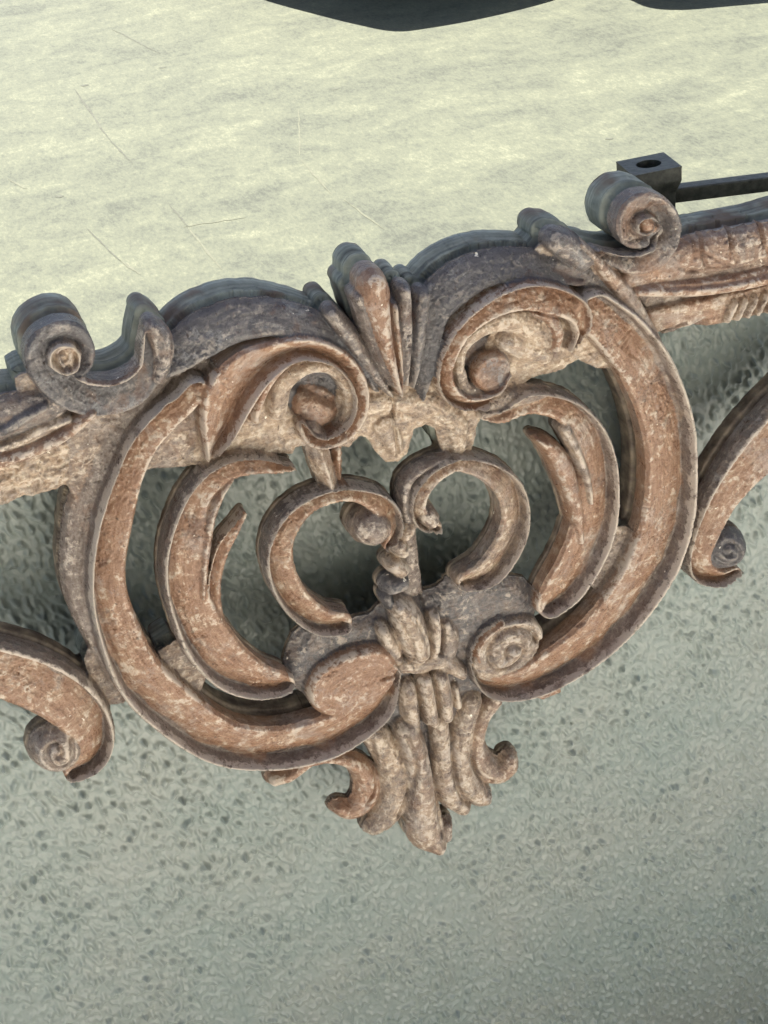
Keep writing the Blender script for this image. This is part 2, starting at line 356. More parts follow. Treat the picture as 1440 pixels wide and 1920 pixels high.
# --- second C on the left with its leaf strips
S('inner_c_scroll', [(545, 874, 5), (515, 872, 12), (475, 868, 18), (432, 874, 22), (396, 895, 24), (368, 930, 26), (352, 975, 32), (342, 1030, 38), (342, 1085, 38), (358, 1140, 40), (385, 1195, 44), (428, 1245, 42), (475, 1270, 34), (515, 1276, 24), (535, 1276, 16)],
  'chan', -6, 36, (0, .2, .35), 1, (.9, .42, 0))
S('leaf_strip', [(434, 898, 4), (412, 930, 8), (395, 975, 10), (385, 1030, 11), (380, 1090, 8), (380, 1120, 4)], 'round', 8, 18, (.6, .5, 0))
S('leaf_strip', [(456, 962, 5), (442, 985, 9), (424, 1012, 13), (408, 1050, 13), (400, 1095, 12), (404, 1140, 10), (418, 1180, 7)], 'chan', -6, 26, (.7, .3, 0), 1, (.9, .2, 0))
# --- second C on the right
S('inner_c_scroll', [(905, 778, 8), (940, 775, 14), (985, 752, 22), (1030, 755, 22), (1068, 772, 24), (1098, 808, 28), (1114, 860, 34), (1118, 920, 36), (1108, 980, 42), (1086, 1040, 42), (1052, 1096, 38), (1028, 1124, 27)],
  'chan', -6, 36, (.2, .4, .1), -1, (.9, .5, 0))
S('leaf_strip', [(1003, 820, 6), (1028, 838, 15), (1052, 872, 20), (1070, 920, 18), (1080, 970, 14), (1085, 1010, 8)], 'round', 0, 26, (.75, .4, 0))
S('leaf_strip', [(1060, 805, 12), (1080, 845, 10), (1098, 895, 9), (1106, 940, 6)], 'round', 10, 18, (0, .8, .2))
S('leaf_strip', [(905, 772, 14), (945, 752, 20), (985, 742, 18), (1020, 735, 10)], 'round', -4, 20, (.1, .6, .2))

# --- small C scrolls at the heart
S('heart_scroll', [(636, 1163, 20), (600, 1160, 24), (560, 1132, 25), (530, 1085, 26), (520, 1030, 25), (538, 980, 23), (575, 944, 18), (620, 926, 14), (665, 924, 14), (705, 938, 19), (730, 965, 18), (738, 995, 12), (724, 1018, 8)],
  'chan', -4, 36, (0, .3, .4), -1, (.9, .6, 0))
S('scroll_ball', [(694, 988, 35), (700, 990, 34)], 'ball', -4, 42, (.2, .5, .3))
S('heart_scroll', [(870, 1084, 18), (912, 1066, 27), (950, 1012, 27), (962, 958, 25), (948, 910, 24), (908, 878, 19), (858, 868, 14), (815, 888, 15), (787, 922, 16), (782, 955, 15), (795, 978, 14), (815, 984, 10)],
  'chan', -4, 36, (.1, .75, .1), 1, (.5, .7, 0))
S('scroll_stem', [(838, 853, 7), (795, 872, 10), (765, 898, 12), (755, 930, 11), (759, 962, 11), (768, 990, 10)], 'round', -6, 22, (.1, .3, .4))
S('scroll_ball', [(800, 966, 18), (807, 974, 17)], 'ball', -2, 28, (.2, .6, .1))
S('scroll_stem', [(596, 838, 20), (606, 870, 19), (618, 908, 18)], 'ridge', -4, 24, (.3, .75, 0))
S('scroll_stem', [(632, 840, 9), (632, 870, 9), (634, 910, 8)], 'round', -18, 16, ORG)
W('backing_web', [(838, 852), (800, 876), (768, 900), (752, 925), (756, 985), (776, 996), (800, 985), (788, 945), (800, 908), (850, 872)], -8, TAN, 6, .6)
W('stem_core', [(755, 985), (780, 990), (786, 1060), (794, 1120), (735, 1120), (728, 1060)], -10, GREY, 10, .5)
# --- twisted stem and bud leaf
S('stem_bead', [(764, 988, 14), (758, 1000, 13)], 'round', -2, 28, GOLD)
S('stem_bead', [(746, 1022, 18), (752, 1030, 17)], 'dome', 0, 30, GOLD)
S('stem_bead', [(738, 1058, 17), (752, 1068, 17)], 'dome', 0, 26, GOLD)
S('stem_bead', [(735, 1098, 20), (752, 1092, 18)], 'dome', 0, 26, (0, .2, .9))
S('stem_bead', [(724, 1118, 12), (735, 1135, 12)], 'dome', -4, 24, (0, .2, .9))
S('bud_leaf', [(746, 1135, 15), (762, 1155, 25), (775, 1190, 30), (788, 1222, 25)], 'leaf', 4, 34, (.1, .85, 0))
S('bud_leaf', [(720, 1182, 12), (732, 1205, 17), (745, 1232, 13)], 'leaf', 0, 24, (.1, .8, 0))
S('bud_leaf', [(815, 1158, 12), (816, 1190, 15), (814, 1222, 12)], 'leaf', 0, 24, (.1, .8, 0))
S('bud_leaf', [(836, 1170, 11), (845, 1200, 19), (835, 1240, 19)], 'leaf', -4, 20, (0, .6, .3))
S('binding', [(752, 1248, 16), (790, 1246, 18), (830, 1240, 18), (865, 1262, 12)], 'round', 0, 22, (0, .85, .1))
# --- stalks under the binding
S('stalk', [(766, 1292, 17), (772, 1330, 18), (776, 1362, 15)], 'leaf', 2, 24, (.1, .8, 0))
S('stalk', [(797, 1278, 15), (804, 1315, 16), (812, 1352, 14)], 'leaf', 6, 24, (.1, .85, 0))
S('stalk', [(828, 1272, 15), (834, 1308, 16), (838, 1342, 14)], 'leaf', 6, 24, (.1, .85, 0))
S('stalk', [(853, 1290, 8), (858, 1320, 10)], 'leaf', 0, 18, (.1, .7, 0))
# --- lower leaves
S('drop_leaf', [(515, 1460, 14.5), (545, 1449, 15.5), (582, 1424, 12.5), (630, 1420, 12.5), (672, 1436, 17.5), (690, 1468, 23.5), (684, 1502, 25.5), (658, 1520, 20.5), (634, 1514, 14.5)], 'leaf', -26, 24, (.7, .45, 0))
S('drop_leaf', [(680, 1366, 15.5), (715, 1390, 24.5), (740, 1435, 27.5), (746, 1485, 27.5), (730, 1528, 25.5), (700, 1552, 16.5)], 'leaf', -16, 26, (.1, .85, 0))
S('drop_leaf', [(765, 1368, 19.5), (780, 1410, 22.5), (792, 1465, 22.5), (796, 1520, 28.5), (802, 1562, 31.5), (822, 1586, 17.5)], 'leaf', 4, 30, (.3, .7, 0))
S('drop_leaf', [(838, 1545, 11.5), (836, 1566, 13.5)], 'leaf', -8, 24, (.5, .2, 0))
S('drop_leaf', [(824, 1352, 18.5), (831, 1400, 20.5), (836, 1450, 21.5), (848, 1490, 23.5), (868, 1512, 17.5)], 'leaf', -8, 28, (.2, .75, 0))
S('drop_leaf', [(885, 1318, 21.5), (870, 1368, 22.5), (865, 1420, 22.5), (874, 1462, 23.5), (896, 1490, 21.5), (908, 1494, 16.5)], 'leaf', -8, 30, (.15, .8, 0))
S('drop_leaf', [(928, 1312, 17.5), (903, 1348, 17.5), (894, 1395, 17.5), (903, 1432, 22.5), (930, 1450, 23.5), (952, 1440, 19.5), (956, 1424, 15.5)], 'leaf', -16, 26, (.4, .6, 0))
# --- medallions
S('medallion', [(636, 1285, 56), (660, 1273, 58), (686, 1262, 54)], 'disc', 0, 26, (1, .1, 0))
S('medallion', [(928, 1238, 42), (952, 1218, 52), (976, 1202, 42)], 'cone', -2, 40, (.15, .75, .15))
def spiral(cx, cy, ra, rb, tilt, a0, turns, end, n=26):
    P = []
    for k in range(n + 1):
        t = k / n; a = a0 + turns * 2 * math.pi * t; r = 1 + (end - 1) * t
        x, y = ra * r * math.cos(a), rb * r * math.sin(a)
        P.append((cx + x * math.cos(tilt) - y * math.sin(tilt), cy + x * math.sin(tilt) + y * math.cos(tilt)))
    return P
Gv(spiral(952, 1219, 58, 40, -.62, .4, -1.55, .12), 4.5, 13, 20)
Gv(spiral(104, 1404, 33, 33, 0, -.6, 1.3, .1), 4.5, 12, 15)
Gv(spiral(1362, 1030, 25, 25, 0, 2.6, -1.3, .1), 4, 11, 15)
Gv(spiral(118, 670, 20, 20, 0, 1, 1.2, .1), 3.5, 9, 25)

# --- corner scrolls on the top edge
S('corner_scroll', [(282, 624, 15), (286, 652, 24), (280, 690, 26), (248, 728, 34), (200, 744, 36), (146, 738, 36), (100, 708, 34), (78, 662, 32), (98, 630, 28), (135, 626, 24), (160, 652, 16), (158, 685, 12), (136, 698, 10)],
  'chan', 2, 26, (.35, .1, .3), 1, (.15, .05, .9))
S('corner_scroll', [(118, 668, 30), (124, 674, 28)], 'eye', 8, 26, (.2, .9, 0))
S('corner_leaf', [(284, 612, 16), (300, 634, 23), (306, 665, 22), (296, 705, 16)], 'round', 2, 26, (.3, .2, .5))
S('corner_scroll', [(1118, 472, 7), (1153.7, 487.5, 12.9), (1189.7, 492.9, 20.2), (1227.5, 480.3, 23.9), (1250.9, 449.7, 22.1), (1252.7, 413.7, 20.2), (1227.5, 386.7, 22.1), (1194.2, 386.7, 24.8), (1173.5, 411.0, 22.1), (1178.9, 440.7, 18.4), (1203.2, 449.7, 13.8), (1223.9, 437.1, 10.1), (1227.5, 419.1, 6.4)],
  'chan', 2, 26, (.1, .4, .6), -1, (.3, .3, .55))
S('scroll_eye', [(1212, 417, 23), (1214, 420, 22)], 'round', -8, 26, (.8, .1, .3))
S('corner_leaf', [(1040, 450, 21), (1064, 462, 26), (1092, 486, 24)], 'round', -2, 28, (.1, .3, .6))
S('corner_leaf', [(1085, 455, 9), (1108, 478, 10), (1140, 515, 16), (1175, 555, 18), (1205, 600, 14), (1228, 630, 8)], 'round', 0, 26, (.4, .55, 0))
S('arch', [(1040, 500, 22), (1085, 510, 24), (1130, 545, 20)], 'round', -10, 22, (0, .3, .6))
W('backing_web', [(1000, 478), (1020, 452), (1100, 480), (1150, 520), (1230, 600), (1236, 625), (1180, 620), (1090, 540), (1010, 520)], -6, TAN)
W('backing_web', [(30, 712), (75, 690), (160, 770), (240, 760), (160, 830), (60, 840)], -4, TAN)

# --- rails running out of the picture both ways
S('rail_band', [(1150, 532, 14), (1215, 512, 28), (1290, 488, 40), (1360, 476, 42), (1440, 460, 42), (1520, 438, 42), (1660, 400, 42)], 'round', -6, 22, (.45, .3, .2))
S('rail_molding', [(1195, 545, 10), (1240, 543, 14), (1330, 538, 16), (1440, 517, 16), (1660, 455, 16)], 'round', 4, 24, (.8, .35, 0))
S('rail_plate', [(1225, 600, 22), (1300, 588, 26), (1440, 556, 26), (1660, 496, 26)], 'flat', -8, 14, (.6, .6, 0))
for k in range(16):
    x = 1366 + 19 * k; y = 582 - .245 * (x - 1366) * 1.0
    S('rope_twist', [(x - 6, y + 18, 6), (x + 1, y + 1, 8.5), (x + 10, y - 16, 6)], 'round', 0, 20, (.3, .95, 0))
W('backing_web', [(1190, 540), (1300, 500), (1660, 420), (1660, 490), (1440, 570), (1320, 604), (1245, 626)], -12, TAN)
W('backing_web', [(128, 780), (0, 830), (-220, 890), (-220, 1000), (0, 944), (128, 912)], -8, GOLD, 6, 2.6)
S('rail_band', [(100, 760, 30), (50, 778, 42), (0, 790, 46), (-80, 815, 46), (-220, 850, 46)], 'round', -6, 22, (.2, .25, .45))
S('rail_leaf', [(85, 762, 8), (50, 780, 12), (10, 805, 14), (-60, 830, 12)], 'round', 12, 14, (.1, .2, .7))
S('rail_leaf', [(128, 785, 8), (85, 802, 14), (45, 822, 14), (0, 838, 10)], 'round', 6, 16, (.1, .7, .2))
S('rail_molding', [(170, 772, 12), (120, 812, 15), (60, 842, 17), (0, 862, 17), (-220, 922, 17)], 'round', 4, 24, (.6, .1, .3))

# --- S scrolls below the rails
S('s_scroll', [(-240, 1240, 52), (-60, 1240, 54), (0, 1250, 56), (60, 1270, 56), (118, 1302, 52), (158, 1342, 44), (176, 1385, 32), (165, 1420, 24), (135, 1440, 16)],
  'chan', -16, 40, (.1, .3, .3), -1, (.9, .55, 0))
S('scroll_ball', [(104, 1402, 46), (108, 1406, 45)], 'ball', -16, 46, (.15, .6, .2))
S('s_scroll', [(1660, 640, 60), (1520, 745, 60), (1450, 810, 58), (1398, 862, 48), (1350, 925, 38), (1320, 985, 32), (1304, 1035, 25), (1312, 1066, 20), (1345, 1078, 13), (1374, 1066, 8)],
  'chan', -16, 40, (.05, .35, .4), 1, (.95, .5, 0))
S('scroll_ball', [(1358, 1030, 36), (1364, 1030, 35)], 'ball', -16, 44, (.15, .2, .8))

Gv([(757, 1372), (776, 1420), (772, 1480), (752, 1535)], 3.2, 12, 20)
Gv([(806, 1356), (812, 1420), (818, 1490), (828, 1560)], 3.2, 12, 20)
Gv([(851, 1345), (849, 1400), (852, 1450), (868, 1500), (886, 1512)], 3.2, 12, 20)
Gv([(893, 1335), (883, 1390), (888, 1435), (905, 1462), (925, 1470)], 3.2, 12, 15)
Gv([(700, 1392), (712, 1440), (712, 1490), (695, 1520)], 3.2, 12, 15)
Gv([(783, 1275), (789, 1320), (796, 1362)], 3, 12, 25)
Gv([(813, 1268), (821, 1310), (826, 1348)], 3, 12, 25)
Gv([(757, 1260), (790, 1262), (840, 1256)], 3, 8, 25); Gv([(748, 1234), (790, 1232), (830, 1226)], 3, 8, 25)
Gv([(800, 1130), (806, 1180), (806, 1225)], 3.2, 12, 20); Gv([(828, 1150), (828, 1190), (826, 1225)], 3, 9, 15)
# --- knife grooves
Gv([(737, 745), (742, 800), (747, 858)], 3, 12)
Gv([(725, 540), (735, 620), (747, 715)], 3, 10, 30)
Gv([(752, 1165), (768, 1200), (778, 1235)], 2.5, 7, 30)
Gv([(778, 1160), (795, 1195), (802, 1225)], 2.5, 7, 30)
Gv([(715, 1275), (745, 1268)], 3, 10, 30)
Gv([(330, 712), (290, 765), (243, 818), (215, 880), (197, 930)], 4, 10, 5)
Gv([(996, 1196), (1012, 1204), (1018, 1214)], 5, 12, 20)
Gv([(1075, 690), (1010, 704)], 3, 6, 0)
Gv([(1237, 395), (1252, 415), (1250, 440), (1232, 452)], 10, 18, 25)
Gv([(1225, 385), (1222, 405), (1235, 420)], 5, 10, 25)
Gv([(144, 652), (148, 680)], 8, 16, 28)
Gv([(560, 735), (590, 742), (630, 760)], 7, 12, 10)
for k in range(6): Gv([(1185 - k * 2, 620 + 8 * k), (1150 + 9 * k, 640 + 6 * k)], 2, 4, 10)
Gv([(1290, 620), (1318, 605)], 7, 22, 0)
Gv([(1245, 625), (1280, 610)], 6, 20, 0)
Gv([(1235, 532), (1330, 526), (1440, 503), (1660, 440)], 3, 9, 5); Gv([(1285, 508), (1360, 500), (1440, 481), (1660, 420)], 2.5, 7, 10)
for x in (1318, 1374, 1432, 1492, 1550):
    y = 450 - .25 * (x - 1374); Gv([(x, y - 22), (x - 5, y + 8), (x + 6, y + 38)], 3.5, 9, 10)
Gv([(1315, 470), (1372, 500)], 3, 5, 10); Gv([(1372, 410), (1366, 480)], 3, 7, 10); Gv([(1300, 440), (1300, 480)], 3, 6, 10)
Gv([(1430, 400), (1426, 470)], 3, 6, 10); Gv([(1270, 498), (1340, 512), (1440, 486)], 4, 7, 10)
Gv([(690, 1480), (705, 1486)], 1.6, 5, 0); Gv([(690, 1470), (706, 1472)], 1.6, 5, 0); Gv([(686, 1492), (702, 1500)], 1.6, 5, 0)

# ------------------------------------------------------------------ rasterise the carving to a relief grid
STEP = 1.9
u0, u1 = uw(-190, 1000, 0)[0], uw(1620, 700, 0)[0]
w0, w1 = uw(820, 1640, 0)[1], uw(1300, 300, 0)[1]
NU = int((u1 - u0) / STEP) + 1; NW = int((w1 - w0) / STEP) + 1
UU = u0 + STEP * np.arange(NU); WW = w0 + STEP * np.arange(NW)
BIG = 99.0
SDF = np.full((NU, NW), BIG); H = np.full((NU, NW), -999.0); LAB = np.full((NU, NW), -1, int)
TINT = np.zeros((NU, NW, 3)); FLOW = np.zeros((NU, NW, 3))

def catmull(P, n=6):
    P = np.asarray(P, float); Q = np.vstack([2 * P[0] - P[1], P, 2 * P[-1] - P[-2]])
    out = []
    for i in range(1, len(Q) - 2):
        p0, p1, p2, p3 = Q[i - 1], Q[i], Q[i + 1], Q[i + 2]
        for t in np.linspace(0, 1, n, endpoint=False):
            out.append(.5 * (2 * p1 + (p2 - p0) * t + (2 * p0 - 5 * p1 + 4 * p2 - p3) * t * t + (3 * p1 - p0 - 3 * p2 + p3) * t ** 3))
    out.append(P[-1]); return np.array(out)
def to_plane(P, h):              # photo pixels with half width -> plane units with half width
    out = []
    for x, y, r in P:
        a = uw(x, y, h)
        kx = uw(x + 3, y, h); ky = uw(x, y + 3, h)
        k = math.sqrt(abs((kx[0] - a[0]) * (ky[1] - a[1]) - (kx[1] - a[1]) * (ky[0] - a[0]))) / 3
        out.append((a[0], a[1], max(r * k, 1.5)))
    return np.array(out)
def raster(P, margin=9):
    lo = P[:, :2].min(0) - P[:, 2].max() - margin; hi = P[:, :2].max(0) + P[:, 2].max() + margin
    i0 = max(0, int((lo[0] - u0) / STEP)); i1 = min(NU, int((hi[0] - u0) / STEP) + 2)
    j0 = max(0, int((lo[1] - w0) / STEP)); j1 = min(NW, int((hi[1] - w0) / STEP) + 2)
    if i1 <= i0 or j1 <= j0: return None
    R = np.full((i1 - i0, j1 - j0), 9.0); Sg = np.zeros_like(R); T = np.zeros_like(R); HW = np.ones_like(R)
    L = 0.0
    for a, b in zip(P[:-1], P[1:]):
        d = b[:2] - a[:2]; ln = math.hypot(*d)
        if ln < 1e-6: continue
        mr = max(a[2], b[2]) + margin
        q0 = np.minimum(a[:2], b[:2]) - mr; q1 = np.maximum(a[:2], b[:2]) + mr
        a0 = max(i0, int((q0[0] - u0) / STEP)); a1 = min(i1, int((q1[0] - u0) / STEP) + 2)
        b0 = max(j0, int((q0[1] - w0) / STEP)); b1 = min(j1, int((q1[1] - w0) / STEP) + 2)
        if a1 <= a0 or b1 <= b0: L += ln; continue
        X = UU[a0:a1, None] - a[0]; Y = WW[None, b0:b1] - a[1]
        t = np.clip((X * d[0] + Y * d[1]) / (ln * ln), 0, 1)
        dist = np.hypot(X - t * d[0], Y - t * d[1]); hw = a[2] + (b[2] - a[2]) * t
        rat = dist / hw
        sg = np.sign(Y * d[0] - X * d[1])                     # + on the left of travel in (u, w)
        sl_ = (slice(a0 - i0, a1 - i0), slice(b0 - j0, b1 - j0))
        better = rat < R[sl_]
        R[sl_] = np.where(better, rat, R[sl_]); Sg[sl_] = np.where(better, -sg, Sg[sl_])
        T[sl_] = np.where(better, L + t * ln, T[sl_]); HW[sl_] = np.where(better, hw, HW[sl_])
        L += ln
    return (slice(i0, i1), slice(j0, j1)), R, Sg, T, HW, L
def profile(kind, R, s, q, T, HW, L):
    r = np.clip(R, 0, 1)
    if kind == 'round': f = np.sqrt(np.clip(1 - r * r, 0, 1))
    elif kind == 'leaf': f = np.clip(1 - r ** 2.2, 0, 1) * .8 + .2 * np.sqrt(np.clip(1 - (q * .5 - .5) ** 2, 0, 1))
    elif kind == 'ridge': f = 1 - .9 * r
    elif kind == 'dome': f = np.clip(1 - r ** 2.4, 0, 1)
    elif kind == 'ball': f = np.sqrt(np.clip(1 - (r * .98) ** 2, 0, 1))
    elif kind == 'cone': f = 1 - .55 * r ** .8 - .2 * sm(.9, 1, r)
    elif kind == 'flat': f = 1 - .15 * r * r
    elif kind == 'disc': f = .86 + .14 * (1 - r * r) - .25 * sm(.86, 1, r)
    elif kind == 'eye': f = .35 + .25 * r + .4 * sm(.70, .86, r) - .35 * sm(.9, 1, r) + .25 * np.exp(-(r / .35) ** 2)
    elif kind == 'slope': f = .5 - .5 * q - .15 * np.abs(q) ** 3
    elif kind == 'chan':
        rim = sm(.66, .78, q) - .4 * np.clip((q - .86) / .14, 0, 1) ** 2
        cv = .74 - .60 * np.clip((q + 1) / 1.66, 0, 1) ** 1.4
        f = cv + (1 - cv) * np.clip(rim, 0, 1) - .12 * sm(-.86, -1, q)
    else: raise ValueError(kind)
    e = HW * (1 - r)
    return f, 6 * (1 - np.clip(e / 8, 0, 1)) ** 2

THICK = dict(c_scroll=-80, c_scroll_edge=-80, inner_c_scroll=-34, leaf_strip=-24, heart_scroll=-30, scroll_ball=-45, scroll_stem=-32, stem_bead=-30, stem_core=-34, bud_leaf=-40,
             drop_leaf=-46, s_scroll=-58, hub_plate=-34, medallion=-60, stalk=-50, binding=-50)
NAMES = []
for k, st in enumerate(STROKES):
    P = to_plane(catmull(st['pts']), st['z'] + .38 * st['amp'])
    rr = raster(P)
    if rr is None: NAMES.append((st['name'], k)); continue
    sl_, R, Sg, T, HW, L = rr
    s = np.clip(R, 0, 1) * Sg; q = s * st['flip']
    f, drop = profile(st['prof'], R, s, q, T, HW, L)
    h = st['z'] + st['amp'] * f - drop
    # tool marks running across the stroke
    h = h + .8 * vnoise(T / 22 + 3 * k, s * HW / 5 + k, 50 + k % 9) + .5 * vnoise(T / 40 + k, s * HW / 2.6 + k, 90 + k % 7)
    h = np.where(R <= 1.0, h, -999)
    SDF[sl_] = np.minimum(SDF[sl_], (R - 1) * HW)
    up = h > H[sl_]
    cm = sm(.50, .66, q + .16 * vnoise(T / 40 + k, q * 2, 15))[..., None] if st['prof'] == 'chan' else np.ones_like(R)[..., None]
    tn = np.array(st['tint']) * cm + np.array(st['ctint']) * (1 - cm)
    TINT[sl_] = np.where(up[..., None], tn, TINT[sl_])
    FLOW[sl_] = np.where(up[..., None], np.stack([T * U + 1.7 * k, s * HW * U + .37 * k, np.full_like(T, k * .1)], -1), FLOW[sl_])
    LAB[sl_] = np.where(up, k, LAB[sl_]); H[sl_] = np.where(up, h, H[sl_])
    NAMES.append((st['name'], k))
for k2, wb in enumerate(WEBS):
    k = len(STROKES) + k2
    P = np.array([uw(x, y, wb['z']) for x, y in wb['pts']])
    lo = P.min(0) - 9; hi = P.max(0) + 9
    i0 = max(0, int((lo[0] - u0) / STEP)); i1 = min(NU, int((hi[0] - u0) / STEP) + 2)
    j0 = max(0, int((lo[1] - w0) / STEP)); j1 = min(NW, int((hi[1] - w0) / STEP) + 2)
    X = UU[i0:i1, None] + 0 * WW[None, j0:j1]; Y = WW[None, j0:j1] + 0 * X
    D = np.full(X.shape, 1e9); ins = np.zeros(X.shape, bool)
    for a, b in zip(P, np.roll(P, -1, 0)):
        d = b - a; t = np.clip(((X - a[0]) * d[0] + (Y - a[1]) * d[1]) / (d @ d), 0, 1)
        D = np.minimum(D, np.hypot(X - a[0] - t * d[0], Y - a[1] - t * d[1]))
        c = ((a[1] > Y) != (b[1] > Y)) & (X < (b[0] - a[0]) * (Y - a[1]) / (b[1] - a[1] + 1e-12) + a[0]); ins ^= c
    sd = np.where(ins, -D, D) - 2
    sl_ = (slice(i0, i1), slice(j0, j1))
    h = wb['z'] - wb['rnd'] * (1 - np.clip(-sd / (wb['rnd'] * 1.5), 0, 1)) ** 2
    h = h + wb['rough'] * (4.0 * fbm(X / 20, Y / 20, 30 + k2) + 2.6 * np.abs(vnoise(X / 9, Y / 9, 60)) + 1.4 * vnoise(X / 5, Y / 5, 61))
    h = np.where(sd <= 0, h, -999)
    SDF[sl_] = np.minimum(SDF[sl_], sd)
    up = h > H[sl_]
    TINT[sl_] = np.where(up[..., None], np.array(wb['tint']), TINT[sl_])
    FLOW[sl_] = np.where(up[..., None], np.stack([X * U, Y * U, 0 * X + k * .1], -1), FLOW[sl_])
    LAB[sl_] = np.where(up, k, LAB[sl_]); H[sl_] = np.where(up, h, H[sl_])
    NAMES.append((wb['name'], k))
XG = UU[:, None] + 0 * WW[None]; YG = WW[None] + 0 * XG
for pts, wd, dp, z in GROOVES:
    P = to_plane(catmull([(x, y, wd * 2.2) for x, y in pts]), z)
    rr = raster(P)
    if rr is None: continue
    sl_, R, Sg, T, HW, L = rr
    H[sl_] -= np.where(R < 1, dp * np.exp(-(R * 2.2) ** 2) * (1 - R ** 4), 0)
SDF += 1.0 * fbm(XG / 28, YG / 28, 11) + .7 * vnoise(XG / 9, YG / 9, 12)

inside = (SDF < 0) & (LAB >= 0)
def blur(A, it):
    for _ in range(it):
        B = A.copy(); B[1:-1] = .25 * A[:-2] + .5 * A[1:-1] + .25 * A[2:]; A = B
        B = A.copy(); B[:, 1:-1] = .25 * A[:, :-2] + .5 * A[:, 1:-1] + .25 * A[:, 2:]; A = B
    return A
def nblur(A, M, it):
    n = blur(np.where(M, A, 0.0), it); d = blur(M.astype(float), it); return n / np.maximum(d, 1e-6), d
Hs, dn = nblur(H, inside, 1)
chip = fbm(XG / 7, YG / 7, 21, 3)
rough_ = .55 + .9 * sm(-.2, .5, fbm(XG / 70, YG / 70, 27))
Hs += .8 * fbm(XG / 30, YG / 30, 23) + rough_ * (1.9 * chip - 8 * np.clip(chip - .26, 0, 1) + .8 * vnoise(XG / 3.4, YG / 3.4, 29))
gash = fbm(XG / 26 + YG / 60, YG / 5.5, 28, 2)
Hs -= 7 * np.clip(gash - .5, 0, 1) * rough_
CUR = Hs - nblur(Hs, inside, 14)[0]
WEAR_HIGHLIGHT = np.clip(.5 + CUR / 14, 0, 1)  # convex parts lightened: rubbed edges and painted highlights together
# spread attributes one ring outwards for the snapped rim vertices
def spread(A):
    B = A.copy(); todo = ~inside
    for di, dj in ((1, 0), (-1, 0), (0, 1), (0, -1), (1, 1), (1, -1), (-1, 1), (-1, -1)):
        src = np.roll(np.roll(A, di, 0), dj, 1); ok = np.roll(np.roll(inside, di, 0), dj, 1) & todo
        B[ok] = src[ok]; todo &= ~ok
    return B
DEP = np.full((NU, NW), -106.0)
for nm, k in NAMES:
    if nm in THICK: DEP[LAB == k] = THICK[nm]
DEP = nblur(DEP, inside, 10)[0]
DEPf = DEP.ravel()
WEAR_HIGHLIGHT = spread(WEAR_HIGHLIGHT); TINT = np.concatenate([spread(TINT), WEAR_HIGHLIGHT[..., None]], -1); FLOW = spread(FLOW)
c00, c10, c11, c01 = inside[:-1, :-1], inside[1:, :-1], inside[1:, 1:], inside[:-1, 1:]
cell = c00 | c10 | c11 | c01
# vertices
gx, gy = np.gradient(SDF, STEP)
gn = np.maximum(np.hypot(gx, gy), .35)
mv = np.clip(SDF, -.0, STEP * 1.3) / gn
PX = np.where(~inside, XG - mv * gx / gn, XG); PY = np.where(~inside, YG - mv * gy / gn, YG)
ngx, ngy = np.gradient(Hs, STEP)
NRM = np.stack([-ngx, -np.ones_like(ngx), -ngy], -1); NRM /= np.linalg.norm(NRM, axis=-1, keepdims=True)
hh = np.where(inside, H, -1e9)
CH = np.stack([hh[:-1, :-1], hh[1:, :-1], hh[1:, 1:], hh[:-1, 1:]], -1)
CL = np.stack([LAB[:-1, :-1], LAB[1:, :-1], LAB[1:, 1:], LAB[:-1, 1:]], -1)
CLAB = np.take_along_axis(CL, CH.argmax(-1)[..., None], -1)[..., 0]
idx = np.arange(NU * NW).reshape(NU, NW)
ci, cj = np.nonzero(cell)
Q = np.stack([idx[ci, cj], idx[ci + 1, cj], idx[ci + 1, cj + 1], idx[ci, cj + 1]], -1)   # counter-clockwise in (u, w): faces -Y
QL = CLAB[ci, cj]
# every part one connected piece: stray islands join the neighbour they touch, large ones become parts of their own
CM = np.full((NU - 1, NW - 1), -1); CM[ci, cj] = QL
seen = np.zeros(CM.shape, bool); nxt = len(NAMES)
for i, j in zip(ci.tolist(), cj.tolist()):
    if seen[i, j]: continue
    lab = CM[i, j]; st_ = [(i, j)]; seen[i, j] = True; comp = []; nb = {}
    while st_:
        a_, b_ = st_.pop(); comp.append((a_, b_))
        for x_, y_ in ((a_ + 1, b_), (a_ - 1, b_), (a_, b_ + 1), (a_, b_ - 1)):
            if 0 <= x_ < NU - 1 and 0 <= y_ < NW - 1:
                l2 = CM[x_, y_]
                if l2 == lab:
                    if not seen[x_, y_]: seen[x_, y_] = True; st_.append((x_, y_))
                elif l2 >= 0: nb[l2] = nb.get(l2, 0) + 1
    cc = np.array(comp)
    if len(comp) < 60 and nb: CM[cc[:, 0], cc[:, 1]] = max(nb, key=nb.get)
    else:
        CM[cc[:, 0], cc[:, 1]] = nxt; NAMES.append((NAMES[lab][0], nxt)); seen[cc[:, 0], cc[:, 1]] = True; nxt += 1
QL = CM[ci, cj]
PXf, PYf, Hf = PX.ravel(), PY.ravel(), Hs.ravel(); Nf = NRM.reshape(-1, 3); Tf = TINT.reshape(-1, 4); Ff = FLOW.reshape(-1, 3)
# boundary edges, kept with the cell's winding
E = np.concatenate([Q[:, [0, 1]], Q[:, [1, 2]], Q[:, [2, 3]], Q[:, [3, 0]]]); EL = np.tile(QL, 4)
key = np.minimum(E[:, 0], E[:, 1]).astype(np.int64) * (NU * NW) + np.maximum(E[:, 0], E[:, 1])
uq, inv, cnt = np.unique(key, return_inverse=True, return_counts=True)
bd = cnt[inv] == 1
BE, BL = E[bd], EL[bd]
